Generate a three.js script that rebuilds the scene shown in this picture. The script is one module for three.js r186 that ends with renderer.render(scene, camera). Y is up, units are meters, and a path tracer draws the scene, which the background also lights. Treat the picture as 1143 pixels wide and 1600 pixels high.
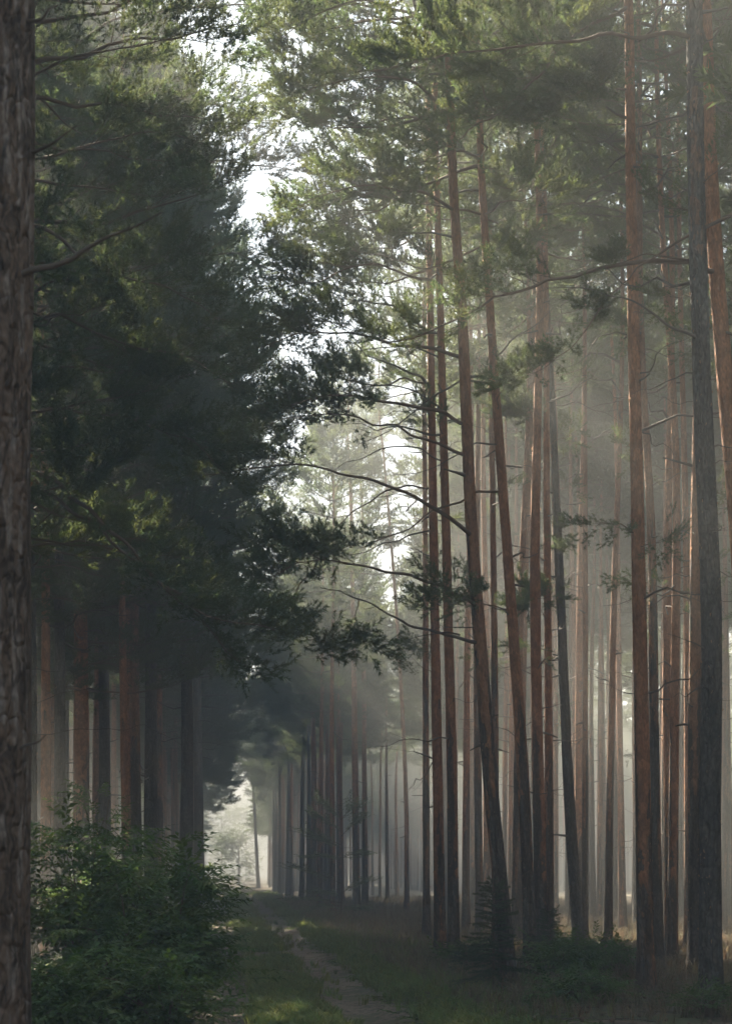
import * as THREE from 'three';
import { mergeGeometries } from 'three/addons/utils/BufferGeometryUtils.js';

// ------------------------------------------------------------------ camera, sky, sun, exposure
const scene = new THREE.Scene();
const F = 2600, CX = 571.5, HY = 1360, EYE = 1.6;          // focal length and horizon of the view, in pixels of a 1143 x 1600 picture
const camera = new THREE.PerspectiveCamera(2 * Math.atan(HY / F) * 180 / Math.PI, 1143 / (2 * HY), 0.1, 4000);
camera.setViewOffset(1143, 2 * HY, 0, 0, 1143, 1600);     // a shifted lens: the trunks stay upright
camera.position.set(0, EYE, 0);
camera.lookAt(0, EYE, -10);
camera.focus = 27;
camera.userData.fStop = 2.2;

const SKY = { horizon: [0.125, 0.144, 0.165], zenith: [0.08, 0.124, 0.182], warm: [1.0, 0.93, 0.8], glow: 0.02 };
const SUN_AZ = -26 * Math.PI / 180, SUN_EL = 36 * Math.PI / 180;
const sunDir = new THREE.Vector3(Math.sin(SUN_AZ) * Math.cos(SUN_EL), Math.sin(SUN_EL), -Math.cos(SUN_AZ) * Math.cos(SUN_EL));
// morning sky behind thin haze: pale blue overhead, whiter near the horizon, brighter round the sun
{
  const W = 1024, H = 512, a = new Float32Array(W * H * 4), g = 0.76;
  for (let r = 0; r < H; r++) for (let c = 0; c < W; c++) {
    const el = ((r + 0.5) / H - 0.5) * Math.PI, az = ((c + 0.5) / W - 0.5) * 2 * Math.PI, y = Math.sin(el), x = Math.cos(az) * Math.cos(el), z = Math.sin(az) * Math.cos(el);
    const cs = x * sunDir.x + y * sunDir.y + z * sunDir.z, glow = (1 - g * g) / Math.pow(1 + g * g - 2 * g * cs, 1.5) * SKY.glow, t = Math.pow(Math.max(0, y), 0.55), i = (r * W + c) * 4;
    for (let k = 0; k < 3; k++) a[i + k] = SKY.horizon[k] + (SKY.zenith[k] - SKY.horizon[k]) * t + glow * SKY.warm[k];
    a[i + 3] = 1;
  }
  const t = new THREE.DataTexture(a, W, H, THREE.RGBAFormat, THREE.FloatType);
  t.mapping = THREE.EquirectangularReflectionMapping; t.magFilter = t.minFilter = THREE.LinearFilter; t.wrapS = THREE.RepeatWrapping; t.needsUpdate = true;
  scene.background = t; scene.environment = t;
}

const sun = new THREE.DirectionalLight(new THREE.Color(1.0, 0.88, 0.7), 5);
sun.name = 'sun';
sun.position.copy(sunDir).multiplyScalar(150).add(new THREE.Vector3(0, 0, -50));
sun.target.position.set(0, 0, -50);
sun.castShadow = true;
sun.shadow.mapSize.set(4096, 4096);
Object.assign(sun.shadow.camera, { left: -70, right: 70, top: 90, bottom: -90, near: 1, far: 400 });
scene.add(sun, sun.target);

const renderer = new THREE.WebGLRenderer({ antialias: true });
renderer.toneMapping = THREE.LinearToneMapping;
renderer.toneMappingExposure = 9.2;
renderer.shadowMap.enabled = true;
renderer.shadowMap.type = THREE.PCFSoftShadowMap;

scene.fog = new THREE.FogExp2(new THREE.Color(0.98, 1.0, 0.975), 0.0086);

// ------------------------------------------------------------------ helpers
let seed = 20240517;
function rnd() { seed = (seed + 0x6d2b79f5) | 0; let t = Math.imul(seed ^ (seed >>> 15), 1 | seed); t = (t + Math.imul(t ^ (t >>> 7), 61 | t)) ^ t; return ((t ^ (t >>> 14)) >>> 0) / 4294967296; }
const rr = (a, b) => a + (b - a) * rnd();
const gauss = () => (rnd() + rnd() + rnd() - 1.5) * 1.15;
const clamp = (x, a = 0, b = 1) => Math.min(b, Math.max(a, x));
const smooth = (x, a, b) => { const t = clamp((x - a) / (b - a)); return t * t * (3 - 2 * t); };
const lerp = (a, b, t) => a + (b - a) * t;
const V = (x, y, z) => new THREE.Vector3(x, y, z);
function hash(ix, iy, s) { let h = Math.imul(ix, 374761393) + Math.imul(iy, 668265263) + Math.imul(s, 1274126177); h = Math.imul(h ^ (h >>> 13), 1274126177); return ((h ^ (h >>> 16)) >>> 0) / 4294967296; }
function noise(x, y, s = 0, px = 0, py = 0) {                // value noise, optionally periodic
  const ix = Math.floor(x), iy = Math.floor(y), fx = x - ix, fy = y - iy, u = fx * fx * (3 - 2 * fx), v = fy * fy * (3 - 2 * fy);
  const w = (a, p) => (p ? ((a % p) + p) % p : a);
  const a = hash(w(ix, px), w(iy, py), s), b = hash(w(ix + 1, px), w(iy, py), s), c = hash(w(ix, px), w(iy + 1, py), s), d = hash(w(ix + 1, px), w(iy + 1, py), s);
  return lerp(lerp(a, b, u), lerp(c, d, u), v);
}
function fbm(x, y, s = 0, px = 0, py = 0, o = 4) { let r = 0, a = 0.5, n = 0; for (let i = 0; i < o; i++) { r += a * noise(x, y, s + i, px, py); n += a; a *= 0.5; x *= 2; y *= 2; px *= 2; py *= 2; } return r / n; }
const at = (px, py, d) => V((px - CX) * d / F, EYE - (py - HY) * d / F, -d);
const roadX = (d) => 0.83 - 0.0871 * d;                     // centre line of the track
function groundY(x, z) {
  const d = -z, o = x - roadX(d);
  let y = (fbm(x * 0.16 + 40, z * 0.16 + 90, 3) - 0.5) * 0.22 + (fbm(x * 0.9, z * 0.9, 9) - 0.5) * 0.07;
  y *= smooth(Math.abs(o), 0.3, 2.6) * 0.85 + 0.15;
  y += 0.07 * (fbm(7, z * 0.13, 5) - 0.5);
  y -= 0.07 * (Math.exp(-(((o - 0.8) / 0.32) ** 2)) + Math.exp(-(((o + 0.8) / 0.32) ** 2)));
  y += 0.05 * smooth(Math.abs(o), 1.2, 2.4);
  return y * (1 - smooth(Math.hypot(x, d - 60), 150, 300));
}
const taken = {};
function numbered(n) { const k = taken[n] = (taken[n] ?? -1) + 1; return k ? n + '_' + String(k).padStart(3, '0') : n; }
function thing(name, label, category, pos, group, kind) {
  const g = new THREE.Group(); g.name = numbered(name); g.position.copy(pos); g.userData = { label, category };
  if (group) g.userData.group = group;
  if (kind) g.userData.kind = kind;
  scene.add(g); return g;
}
function mesh(name, geo, mat, parent) { const m = new THREE.Mesh(geo, mat); m.name = name; m.castShadow = m.receiveShadow = true; parent.add(m); return m; }
function scatter(name, geo, mat, list, parent, tint) {     // list of Matrix4
  const m = new THREE.InstancedMesh(geo, mat, list.length); m.name = name; m.castShadow = m.receiveShadow = true; m.userData.kind = 'stuff';
  const c = new THREE.Color();
  list.forEach((x, i) => { m.setMatrixAt(i, x); if (tint) { tint(c, i); m.setColorAt(i, c); } });
  parent.add(m); return m;
}
function dataTex(w, h, f, srgb, repX = 1, repY = 1) {      // f(u, v) -> linear [r, g, b] or a number
  const a = new Uint8Array(w * h * 4), enc = (c) => Math.round(255 * clamp(srgb ? (c <= 0.0031308 ? 12.92 * c : 1.055 * Math.pow(c, 1 / 2.4) - 0.055) : c));
  for (let y = 0; y < h; y++) for (let x = 0; x < w; x++) {
    const v = f((x + 0.5) / w, (y + 0.5) / h), i = (y * w + x) * 4;
    if (typeof v === 'number') a[i] = a[i + 1] = a[i + 2] = enc(v); else { a[i] = enc(v[0]); a[i + 1] = enc(v[1]); a[i + 2] = enc(v[2]); }
    a[i + 3] = 255;
  }
  const t = new THREE.DataTexture(a, w, h); t.wrapS = t.wrapT = THREE.RepeatWrapping; t.magFilter = THREE.LinearFilter; t.minFilter = THREE.LinearMipmapLinearFilter; t.generateMipmaps = true;
  if (srgb) t.colorSpace = THREE.SRGBColorSpace;
  t.repeat.set(repX, repY); t.needsUpdate = true; return t;
}
const mix3 = (a, b, t) => [lerp(a[0], b[0], t), lerp(a[1], b[1], t), lerp(a[2], b[2], t)];

// ------------------------------------------------------------------ materials
// Bark of a Scots pine over a 22 m trunk: grey-brown fissured plates low down, flaking orange bark further up, in patches.
function plates(x, y, s, px, py) {                          // distance to the joint between bark plates, and the plate's own tone
  const ix = Math.floor(x), iy = Math.floor(y); let a = 9, b = 9, id = 0;
  for (let j = -1; j <= 1; j++) for (let i = -1; i <= 1; i++) {
    const cx = ((ix + i) % px + px) % px, cy = py ? ((iy + j) % py + py) % py : iy + j, dx = ix + i + 0.1 + 0.8 * hash(cx, cy, s) - x, dy = iy + j + 0.1 + 0.8 * hash(cx, cy, s + 1) - y, q = Math.sqrt(dx * dx + dy * dy);
    if (q < a) { b = a; a = q; id = hash(cx, cy, s + 2); } else if (q < b) b = q;
  }
  return [b - a, id];
}
function barkMap(change, s, greyC, orangeC) {
  return dataTex(256, 2048, (u, v) => {
    const y = v * 22, wx = (fbm(u * 14, y * 6, s + 3, 14, 0, 3) - 0.5) * 1.9, wy = (fbm(u * 10, y * 9, s + 4, 10, 0, 3) - 0.5) * 1.9;
    const [e, id] = plates(u * 11 + wx, y * 4.2 + wy, s, 11, 0), [e2, id2] = plates(u * 7 + wx, y * 8 + wy, s + 5, 7, 0), fine = fbm(u * 32, y * 26, s + 20, 32, 0, 2);
    const patch = fbm(u * 4, y * 0.55, s + 50, 4, 0, 4);
    const o = smooth(y + (patch - 0.5) * 9 + (id - 0.5) * 2.5, change - 0.8, change + 0.8);
    const lich = smooth(fbm(u * 6, y * 1.1, s + 90, 6, 0, 4), 0.55, 0.68) * (1 - o) * 0.5;
    let c = mix3(greyC, orangeC, o);
    c = mix3(c, [0.19, 0.2, 0.185], lich);
    const k = (0.72 + 0.5 * lerp(id, id2, o)) * (0.6 + 0.8 * fine), f = lerp(0.45 + 0.55 * smooth(e, -0.1, 0.5), 0.75 + 0.25 * smooth(e2, -0.05, 0.25), o);
    return [c[0] * k * f, c[1] * k * f, c[2] * k * f];
  }, true);
}
const barkBump = dataTex(256, 512, (u, v) => {
  const wx = (fbm(u * 14, v * 18, 34, 14, 18, 3) - 0.5) * 1.9, wy = (fbm(u * 10, v * 24, 35, 10, 24, 3) - 0.5) * 1.9, e = plates(u * 11 + wx, v * 13 + wy, 31, 11, 13)[0];
  return 0.5 * smooth(e, -0.1, 0.5) + 0.5 * fbm(u * 26, v * 60, 33, 26, 60, 4);
}, false, 1, 7);
const BARK = {
  near: new THREE.MeshStandardMaterial({ map: dataTex(512, 1024, (u, v) => {
    const wx = (fbm(u * 10, v * 14, 203, 10, 14, 3) - 0.5) * 3, r = 1 - Math.abs(fbm(u * 26 + wx, v * 9, 207, 26, 9, 3) * 2 - 1), r2 = 1 - Math.abs(fbm(u * 40 + wx, v * 30, 208, 40, 30, 3) * 2 - 1), fine = fbm(u * 90, v * 120, 205, 90, 120, 2);
    const crack = smooth(r, 0.78, 0.96) * 0.75 + smooth(r2, 0.88, 0.99) * 0.35, pale = smooth(fbm(u * 34, v * 12, 206, 34, 12, 5), 0.5, 0.68) * (1 - clamp(crack));
    const c = mix3(mix3([0.13, 0.095, 0.074], [0.035, 0.026, 0.021], clamp(crack)), [0.23, 0.205, 0.19], pale * 0.75), k = 0.55 + 0.9 * fine;
    return [c[0] * k, c[1] * k, c[2] * k];
  }, true, 1, 8), bumpMap: barkBump, bumpScale: 0.03, roughness: 0.95 }),
  orange: new THREE.MeshStandardMaterial({ map: barkMap(2.6, 11, [0.125, 0.085, 0.062], [0.36, 0.165, 0.08]), bumpMap: barkBump, bumpScale: 0.018, roughness: 0.9 }),
  brown: new THREE.MeshStandardMaterial({ map: barkMap(4.5, 23, [0.115, 0.086, 0.066], [0.30, 0.15, 0.08]), bumpMap: barkBump, bumpScale: 0.022, roughness: 0.92 }),
  grey: new THREE.MeshStandardMaterial({ map: barkMap(11, 37, [0.10, 0.09, 0.08], [0.22, 0.13, 0.085]), bumpMap: barkBump, bumpScale: 0.026, roughness: 0.95 }),
};
const branchMat = new THREE.MeshStandardMaterial({ color: new THREE.Color(0.15, 0.10, 0.068), roughness: 0.9 });
const deadMat = new THREE.MeshStandardMaterial({ color: new THREE.Color(0.12, 0.10, 0.085), roughness: 0.95 });
const paleWood = new THREE.MeshStandardMaterial({ color: new THREE.Color(0.42, 0.38, 0.33), roughness: 0.9 });
const leafy = (r, g, b, t = 0.42) => new THREE.MeshPhysicalMaterial({ color: new THREE.Color(r, g, b), roughness: 1, transmission: t, thickness: 0, side: THREE.DoubleSide, specularIntensity: 0.5 });
const needleMat = leafy(0.098, 0.13, 0.045, 0.5);
const flakeMat = leafy(0.34, 0.2, 0.115, 0.5);
const shrubMat = leafy(0.1, 0.17, 0.04, 0.5);
const saplingMat = leafy(0.2, 0.23, 0.13, 0.35);
const grassMat = leafy(0.17, 0.235, 0.07, 0.45);
const dryMat = leafy(0.27, 0.19, 0.115, 0.4);
const spruceMat = leafy(0.06, 0.095, 0.04, 0.4);
const broadMat = leafy(0.13, 0.18, 0.05, 0.45);

// ------------------------------------------------------------------ tube, spray and leaf geometry
function tube(pts, r0, r1, sides = 5, segs = 8, pow = 1) {
  const c = new THREE.CatmullRomCurve3(pts), fr = c.computeFrenetFrames(segs, false), pos = [], idx = [], nor = [], uv = [];
  for (let i = 0; i <= segs; i++) {
    const t = i / segs, p = c.getPointAt(t), r = lerp(r0, r1, Math.pow(t, pow));
    for (let j = 0; j <= sides; j++) {
      const a = (j / sides) * Math.PI * 2, n = fr.normals[i].clone().multiplyScalar(Math.cos(a)).addScaledVector(fr.binormals[i], Math.sin(a));
      pos.push(p.x + n.x * r, p.y + n.y * r, p.z + n.z * r); nor.push(n.x, n.y, n.z); uv.push(j / sides, t * 3);
      if (i < segs && j < sides) { const k = i * (sides + 1) + j; idx.push(k, k + 1, k + sides + 1, k + 1, k + sides + 2, k + sides + 1); }
    }
  }
  const g = new THREE.BufferGeometry();
  g.setAttribute('position', new THREE.Float32BufferAttribute(pos, 3)); g.setAttribute('normal', new THREE.Float32BufferAttribute(nor, 3)); g.setAttribute('uv', new THREE.Float32BufferAttribute(uv, 2)); g.setIndex(idx);
  return g;
}
function triGeo(pos) { const g = new THREE.BufferGeometry(); g.setAttribute('position', new THREE.Float32BufferAttribute(pos, 3)); g.computeVertexNormals(); return g; }
const anyPerp = (d) => (Math.abs(d.y) < 0.9 ? V(0, 1, 0) : V(1, 0, 0)).cross(d).normalize();
// a bushy pine twig end along +x: shoots with needles, one triangle each
function needleSpray(shoots, needles, width) {
  const pos = [];
  for (let k = 0; k < shoots; k++) {
    const t = k / (shoots - 1), o = V(0.02 + 0.30 * t, 0.02 * gauss(), 0.0), yaw = (k % 2 ? 1 : -1) * rr(0.35, 1.0) * (1 - 0.8 * t), up = rr(-0.1, 0.75);
    const d = V(Math.cos(yaw) * Math.cos(up), Math.sin(up), Math.sin(yaw) * Math.cos(up)).normalize(), L = rr(0.11, 0.19), p1 = anyPerp(d), p2 = d.clone().cross(p1);
    for (let i = 0; i < needles; i++) {
      const s = rr(0.3, 1), b = o.clone().addScaledVector(d, L * s), a = rr(0, 6.283), side = p1.clone().multiplyScalar(Math.cos(a)).addScaledVector(p2, Math.sin(a));
      const nd = d.clone().multiplyScalar(rr(0.45, 1.0)).addScaledVector(side, rr(0.6, 1)).normalize(), tip = b.clone().addScaledVector(nd, rr(0.045, 0.075)), w = anyPerp(nd).applyAxisAngle(nd, rr(0, 3.14)).multiplyScalar(width);
      pos.push(b.x - w.x, b.y - w.y, b.z - w.z, b.x + w.x, b.y + w.y, b.z + w.z, tip.x, tip.y, tip.z);
    }
    const w = V(0, 0.004, 0), e = o.clone().addScaledVector(d, L);
    pos.push(o.x, o.y - w.y, o.z, o.x, o.y + w.y, o.z, e.x, e.y, e.z);
  }
  return triGeo(pos);
}
const SPRAYS = [0, 1, 2].map(() => needleSpray(7, 24, 0.0055));
const FARSPRAYS = [0, 1].map(() => needleSpray(7, 12, 0.009));
// a leafy twig along +x with pointed leaves
function leafTwig(n, len, wid, twig, droop) {
  const pos = [];
  const leaf = (o, d, up, L, W) => {
    const s = d.clone().cross(up).normalize(), m = o.clone().addScaledVector(d, L * 0.45).addScaledVector(up, -0.02 * L), e = o.clone().addScaledVector(d, L).addScaledVector(up, -droop * L);
    const a = m.clone().addScaledVector(s, W).addScaledVector(up, 0.25 * W), b = m.clone().addScaledVector(s, -W).addScaledVector(up, 0.25 * W);
    for (const q of [[o, a, m], [o, m, b], [m, a, e], [m, e, b]]) for (const p of q) pos.push(p.x, p.y, p.z);
  };
  for (let i = 0; i < n; i++) {
    const t = (i + 0.5) / n, sgn = i % 2 ? 1 : -1, o = V(twig * t, 0.05 * twig * Math.sin(t * 3), 0), yaw = sgn * rr(0.6, 1.1), up = rr(-0.35, 0.25);
    const d = i === n - 1 ? V(1, -0.1, 0).normalize() : V(Math.cos(yaw), up, Math.sin(yaw)).normalize();
    leaf(o, d, V(rr(-0.35, 0.35), 1, rr(-0.35, 0.35)).normalize(), len * rr(0.7, 1.15), wid * rr(0.8, 1.15));
  }
  const w = 0.004; pos.push(0, -w, 0, 0, w, 0, twig, 0.01, 0);
  return triGeo(pos);
}
const SHRUBTWIG = [0, 1].map(() => leafTwig(11, 0.10, 0.02, 0.34, 0.25));
const SMALLTWIG = leafTwig(9, 0.05, 0.013, 0.22, 0.1);
const BROADTWIG = leafTwig(12, 0.16, 0.05, 0.6, 0.2);

// branch along a curve with side twigs; returns geometry and places for sprays
function branch(pts, r0, o = {}) {
  const { sides = 5, segs = 9, twigs = 9, from = 0.35, twigLen = 0.3, dead = false, flat = 0.55, lite = false } = o;
  const c = new THREE.CatmullRomCurve3(pts), L = c.getLength(), geos = [tube(pts, r0, r0 * 0.18, sides, segs, 0.8)], anchors = [];
  const put = (p, d, s) => anchors.push({ p, d, s });
  for (let i = 0; i < twigs; i++) {
    const t = from + (1 - from) * (i + rr(0.1, 0.9)) / twigs, p = c.getPointAt(Math.min(t, 0.99)), tan = c.getTangentAt(Math.min(t, 0.99)), side = V(0, 1, 0).cross(tan).normalize(), sg = i % 2 ? 1 : -1;
    const d = tan.clone().multiplyScalar(rr(0.4, 1)).addScaledVector(side, sg * rr(0.5, 1.1)).add(V(0, dead ? rr(-0.5, 0.5) : rr(-0.25, flat), 0)).normalize();
    const l = L * twigLen * rr(0.5, 1.1) * (1.15 - 0.65 * t), bend = V(0, dead ? rr(-0.25, 0.2) : rr(-0.05, 0.3), 0).addScaledVector(tan, 0.25);
    const q = [p, p.clone().addScaledVector(d, l * 0.5).addScaledVector(bend, l * 0.1).add(V(gauss(), gauss(), gauss()).multiplyScalar(0.05 * l)), p.clone().addScaledVector(d, l).addScaledVector(bend, l * 0.45)];
    const rt = Math.max(r0 * 0.28, 0.003) * (1.1 - 0.6 * t);
    geos.push(tube(q, rt, rt * 0.25, 3, lite ? 2 : 3));
    const e = q[2].clone().sub(q[1]).normalize();
    put(q[2], e, 1); put(q[1], e, 0.9);
    for (let k = 0; k < (dead ? 2 : 3); k++) {             // side shoots
      const s = rr(0.35, 0.95), b = q[0].clone().lerp(q[2], s), dd = e.clone().add(V(gauss(), gauss() * 0.6 + (dead ? 0 : 0.2), gauss()).multiplyScalar(0.9)).normalize(), ll = l * rr(0.2, 0.45), tip = b.clone().addScaledVector(dd, ll);
      if (!lite) geos.push(tube([b, b.clone().lerp(tip, 0.5).add(V(0, 0.03 * ll, 0)), tip], rt * 0.5, rt * 0.15, 3, 2));
      put(tip, dd, 0.9);
    }
  }
  put(c.getPointAt(1), c.getTangentAt(1), 1.1); put(c.getPointAt(0.88), c.getTangentAt(0.88), 1);
  return { geo: mergeGeometries(geos), anchors };
}
// shared branches along +x, one metre long
const unitPts = (sag, tipUp, wob) => { const p = []; for (let i = 0; i <= 6; i++) { const t = i / 6; p.push(V(t, sag * Math.sin(t * 2.6) * -1 + tipUp * t * t * t + wob * gauss() * 0.05 * t, wob * gauss() * 0.06 * (i ? 1 : 0))); } return p; };
const LIVE = [0, 1, 2, 3, 4, 5].map((k) => branch(unitPts(rr(-0.08, 0.06), rr(0.0, 0.22), 1), 0.013, { twigs: 10, from: 0.3 + 0.05 * (k % 3), twigLen: 0.42, segs: 7, sides: 5 }));
const FARLIVE = [0, 1, 2].map(() => branch(unitPts(rr(-0.06, 0.05), rr(0.0, 0.2), 1), 0.014, { twigs: 6, from: 0.35, twigLen: 0.46, segs: 4, sides: 3, lite: true }));
const DEAD = [0, 1, 2, 3, 4].map(() => branch(unitPts(rr(-0.14, 0.1), rr(-0.2, 0.1), 1.6), 0.014, { twigs: 5, from: 0.3, twigLen: 0.45, dead: true, segs: 7, sides: 4 }).geo);
const STUB = [0, 1, 2].map(() => tube([V(0, 0, 0), V(0.5, rr(-0.05, 0.12), rr(-0.06, 0.06)), V(1, rr(-0.15, 0.2), rr(-0.1, 0.1))], 0.06, 0.025, 5, 4));
const flakeGeo = triGeo([0, -0.5, 0, 0.45, -0.2, 0.18, 0, 0.5, 0, 0.45, -0.2, 0.18, 0.5, 0.3, 0.34, 0, 0.5, 0]);

// ------------------------------------------------------------------ pine trees
function aim(p, d, s, roll = rr(-0.5, 0.5)) {              // a matrix that turns +x to d
  const x = d.clone().normalize(), z = x.clone().cross(V(0, 1, 0)); if (z.lengthSq() < 1e-4) z.set(0, 0, 1); z.normalize();
  const y = z.clone().cross(x).normalize(), m = new THREE.Matrix4().makeBasis(x, y, z);
  m.multiply(new THREE.Matrix4().makeRotationX(roll)); m.scale(V(s, s, s)); m.setPosition(p); return m;
}
const needleTint = (k) => (c) => { const a = rr(0.75, 1.2) * k, w = rr(-0.12, 0.18); c.setRGB(a * (1 + w), a, a * (1 - 0.6 * w)); };

// spec: px = [[x, y], ...] from base upwards, d = distance, w = diameter, H = height, crown = [start, reach, whorl step], dead = how many, name/label/group
function pine(s) {
  const base = at(s.px[0][0], s.px[0][1], s.d); base.y = groundY(base.x, base.z) - 0.04;
  const t = thing('pine_tree', s.label, 'pine tree', base, s.group);
  const H = s.H ?? rr(19, 22.5), low = [V(0, -0.2, 0)], R = s.w / 2;
  for (let i = 1; i < s.px.length; i++) low.push(at(s.px[i][0], s.px[i][1], s.d).sub(base).add(V(0, 0, (s.dz ?? 0) * i)));
  if (s.px.length === 1) low.push(V(rr(-0.12, 0.12), 7, rr(-0.15, 0.15)));
  const a = low[low.length - 1], b = low[low.length - 2], sl = a.clone().sub(b).multiplyScalar(1 / Math.max(1, a.y - b.y));
  if (a.y < H - 1.5) { low.push(V(a.x + sl.x * 0.6 * (H - a.y) / 2 + rr(-0.15, 0.15), (a.y + H) / 2, a.z + sl.z * (H - a.y) * 0.3 + rr(-0.15, 0.15)), V(a.x + sl.x * 0.8 * (H - a.y) + rr(-0.3, 0.3), H, a.z + rr(-0.3, 0.3))); }
  const c = new THREE.CatmullRomCurve3(low, false, 'centripetal'), segs = s.far ? 16 : 40, sides = s.far ? 9 : 16, ph = rr(0, 99);
  const pos = [], uv = [], idx = [], cl = [], y0 = rr(0, 3);
  for (let i = 0; i <= segs; i++) {
    const q = Math.pow(i / segs, 1.25), p = c.getPointAt(q), h = Math.max(0, p.y);
    const r = R * (Math.pow(Math.max(0.02, 1 - h / (H * 1.03)), 0.75) * 0.97) + R * 0.42 * Math.exp(-h / 0.35) + 0.008;
    cl.push([h, p, r]);
    for (let j = 0; j <= sides; j++) {
      const an = (j / sides) * Math.PI * 2, k = r * (1 + 0.07 * (noise(j % sides + ph, h * 1.3, 4) - 0.5) * 2 + 0.14 * Math.exp(-h / 0.3) * Math.sin(an * 4 + ph));
      pos.push(p.x + Math.cos(an) * k, p.y, p.z + Math.sin(an) * k); uv.push(j / sides + ph, (h + y0 * 0.15) / 22);
      if (i < segs && j < sides) { const n = i * (sides + 1) + j; idx.push(n, n + sides + 1, n + 1, n + 1, n + sides + 1, n + sides + 2); }
    }
  }
  const g = new THREE.BufferGeometry(); g.setAttribute('position', new THREE.Float32BufferAttribute(pos, 3)); g.setAttribute('uv', new THREE.Float32BufferAttribute(uv, 2)); g.setIndex(idx); g.computeVertexNormals();
  mesh('trunk', g, BARK[s.bark ?? 'brown'], t);
  const onTrunk = (h) => { let k = 1; while (k < cl.length - 1 && cl[k][0] < h) k++; const f = clamp((h - cl[k - 1][0]) / Math.max(1e-3, cl[k][0] - cl[k - 1][0])); return { p: cl[k - 1][1].clone().lerp(cl[k][1], f), r: lerp(cl[k - 1][2], cl[k][2], f) }; };
  const sprays = [];
  const addSpray = (p, d, k) => sprays.push(aim(p, d.clone().add(V(0, 0.18, 0)), k * rr(0.8, 1.25) * (s.big ?? 1)));
  // live crown
  if (s.crown) {
    const [hs, reach, step] = s.crown, set = s.far ? FARLIVE : LIVE;
    for (let h = hs; h < H - 0.4; h += step * rr(0.75, 1.25)) {
      const t01 = (h - hs) / (H - hs), len0 = reach * (0.62 + 0.38 * Math.sin(Math.min(1, t01 * 2.2) * 1.57)) * (1 - Math.pow(t01, 2.2) * 0.75), n = s.per ?? 3, a0 = rr(0, 6.28);
      for (let k = 0; k < n; k++) {
        const az = a0 + k * 6.283 / n + rr(-0.4, 0.4), el = lerp(-0.12, 0.75, t01 * t01) + rr(-0.15, 0.2);
        let len = len0 * rr(0.7, 1.15);
        if (s.toward !== undefined) { const f = Math.cos(az - s.toward); len *= 1 + 0.3 * f; }
        if (s.low && h < s.low[0]) len *= s.low[1];
        const o = onTrunk(h), d = V(Math.cos(az) * Math.cos(el), Math.sin(el), Math.sin(az) * Math.cos(el)), v = set[Math.floor(rnd() * set.length)];
        const m = aim(o.p.clone(), d, len, rr(-0.3, 0.3)), b = mesh('branch', v.geo, branchMat, t);
        m.decompose(b.position, b.quaternion, b.scale);
        for (const q of v.anchors) { if (rnd() > (s.low && h < s.low[0] ? s.low[2] : s.leaf ?? 0.9)) continue; addSpray(q.p.clone().applyMatrix4(m), q.d.clone().transformDirection(m), q.s * (s.far ? 1.35 : 1)); }
      }
    }
    const top = onTrunk(H - 0.1).p; for (let k = 0; k < 8; k++) addSpray(top.clone().add(V(0, -0.1 * k, 0)), V(gauss(), 1, gauss()), 1.1);
  }
  // dead branches and stubs under the crown
  const hs = s.crown ? s.crown[0] : 9;
  for (let k = 0; k < (s.dead ?? 6); k++) {
    const h = lerp(2.0, hs + 3, Math.pow(rnd(), 0.75)), o = onTrunk(h), az = rr(0, 6.28), el = rr(-0.35, 0.35), d = V(Math.cos(az) * Math.cos(el), Math.sin(el), Math.sin(az) * Math.cos(el)), stub = rnd() < (s.stubs ?? 0.5);
    const b = mesh('dead_branch', stub ? STUB[k % 3] : DEAD[k % 5], deadMat, t);
    const len = stub ? rr(0.15, 0.5) : rr(0.5, 1.9) * (0.6 + 0.6 * h / hs);
    aim(o.p.addScaledVector(d, o.r * 0.6), d, len, rr(0, 6.28)).decompose(b.position, b.quaternion, b.scale);
    if (stub) { b.scale.y = b.scale.z = rr(0.25, 0.45); }
  }
  for (let k = 0; k < (s.tufts ?? 0); k++) {               // small live twigs low on the trunk
    const h = rr(5, 12), o = onTrunk(h), az = rr(0, 6.28), d = V(Math.cos(az), rr(-0.1, 0.4), Math.sin(az)).normalize(), v = LIVE[k % 6], m = aim(o.p.clone(), d, rr(0.6, 1.1), rr(0, 6)), b = mesh('branch', v.geo, branchMat, t);
    m.decompose(b.position, b.quaternion, b.scale);
    for (const q of v.anchors) if (rnd() < 0.4) addSpray(q.p.clone().applyMatrix4(m), q.d.clone().transformDirection(m), q.s * 0.62);
  }
  // own branches, traced with their own depth: [points [px, py, metres nearer], radius, options]
  for (const [pl, r, o = {}] of s.own ?? []) {
    const pts = pl.map(([x, y, n = 0]) => at(x, y, s.d - n).sub(base));
    const fp = onTrunk(pts[0].y).p; if (!o.free) pts[0].copy(fp);
    for (let i = pts.length - 1; i > 0; i--) { const a = pts[i - 1], b = pts[i], l = a.distanceTo(b) * 0.09; pts.splice(i, 0, a.clone().lerp(b, rr(0.35, 0.65)).add(V(gauss() * l, gauss() * l, gauss() * l * 1.6))); }
    const v = branch(pts, r, { segs: 26, sides: 6, twigs: 12, ...o }), b = mesh(o.dead ? 'dead_branch' : 'branch', v.geo, o.dead ? deadMat : branchMat, t);
    if (!o.bare) for (const q of v.anchors.filter(() => rnd() < (o.leaf ?? 0.72))) for (let k = 0; k < (o.thick ?? 1); k++) addSpray(q.p.clone().add(V(gauss(), gauss(), gauss()).multiplyScalar(k * 0.13 * (o.k ?? 1))), q.d.clone().add(V(gauss(), gauss(), gauss()).multiplyScalar(0.4 * k)), q.s * (o.k ?? 1));
  }
  if (sprays.length) scatter('crown', s.far ? FARSPRAYS[Math.floor(rnd() * 2)] : SPRAYS[Math.floor(rnd() * 3)], needleMat, sprays, t, needleTint(s.tint ?? 1));
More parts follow.
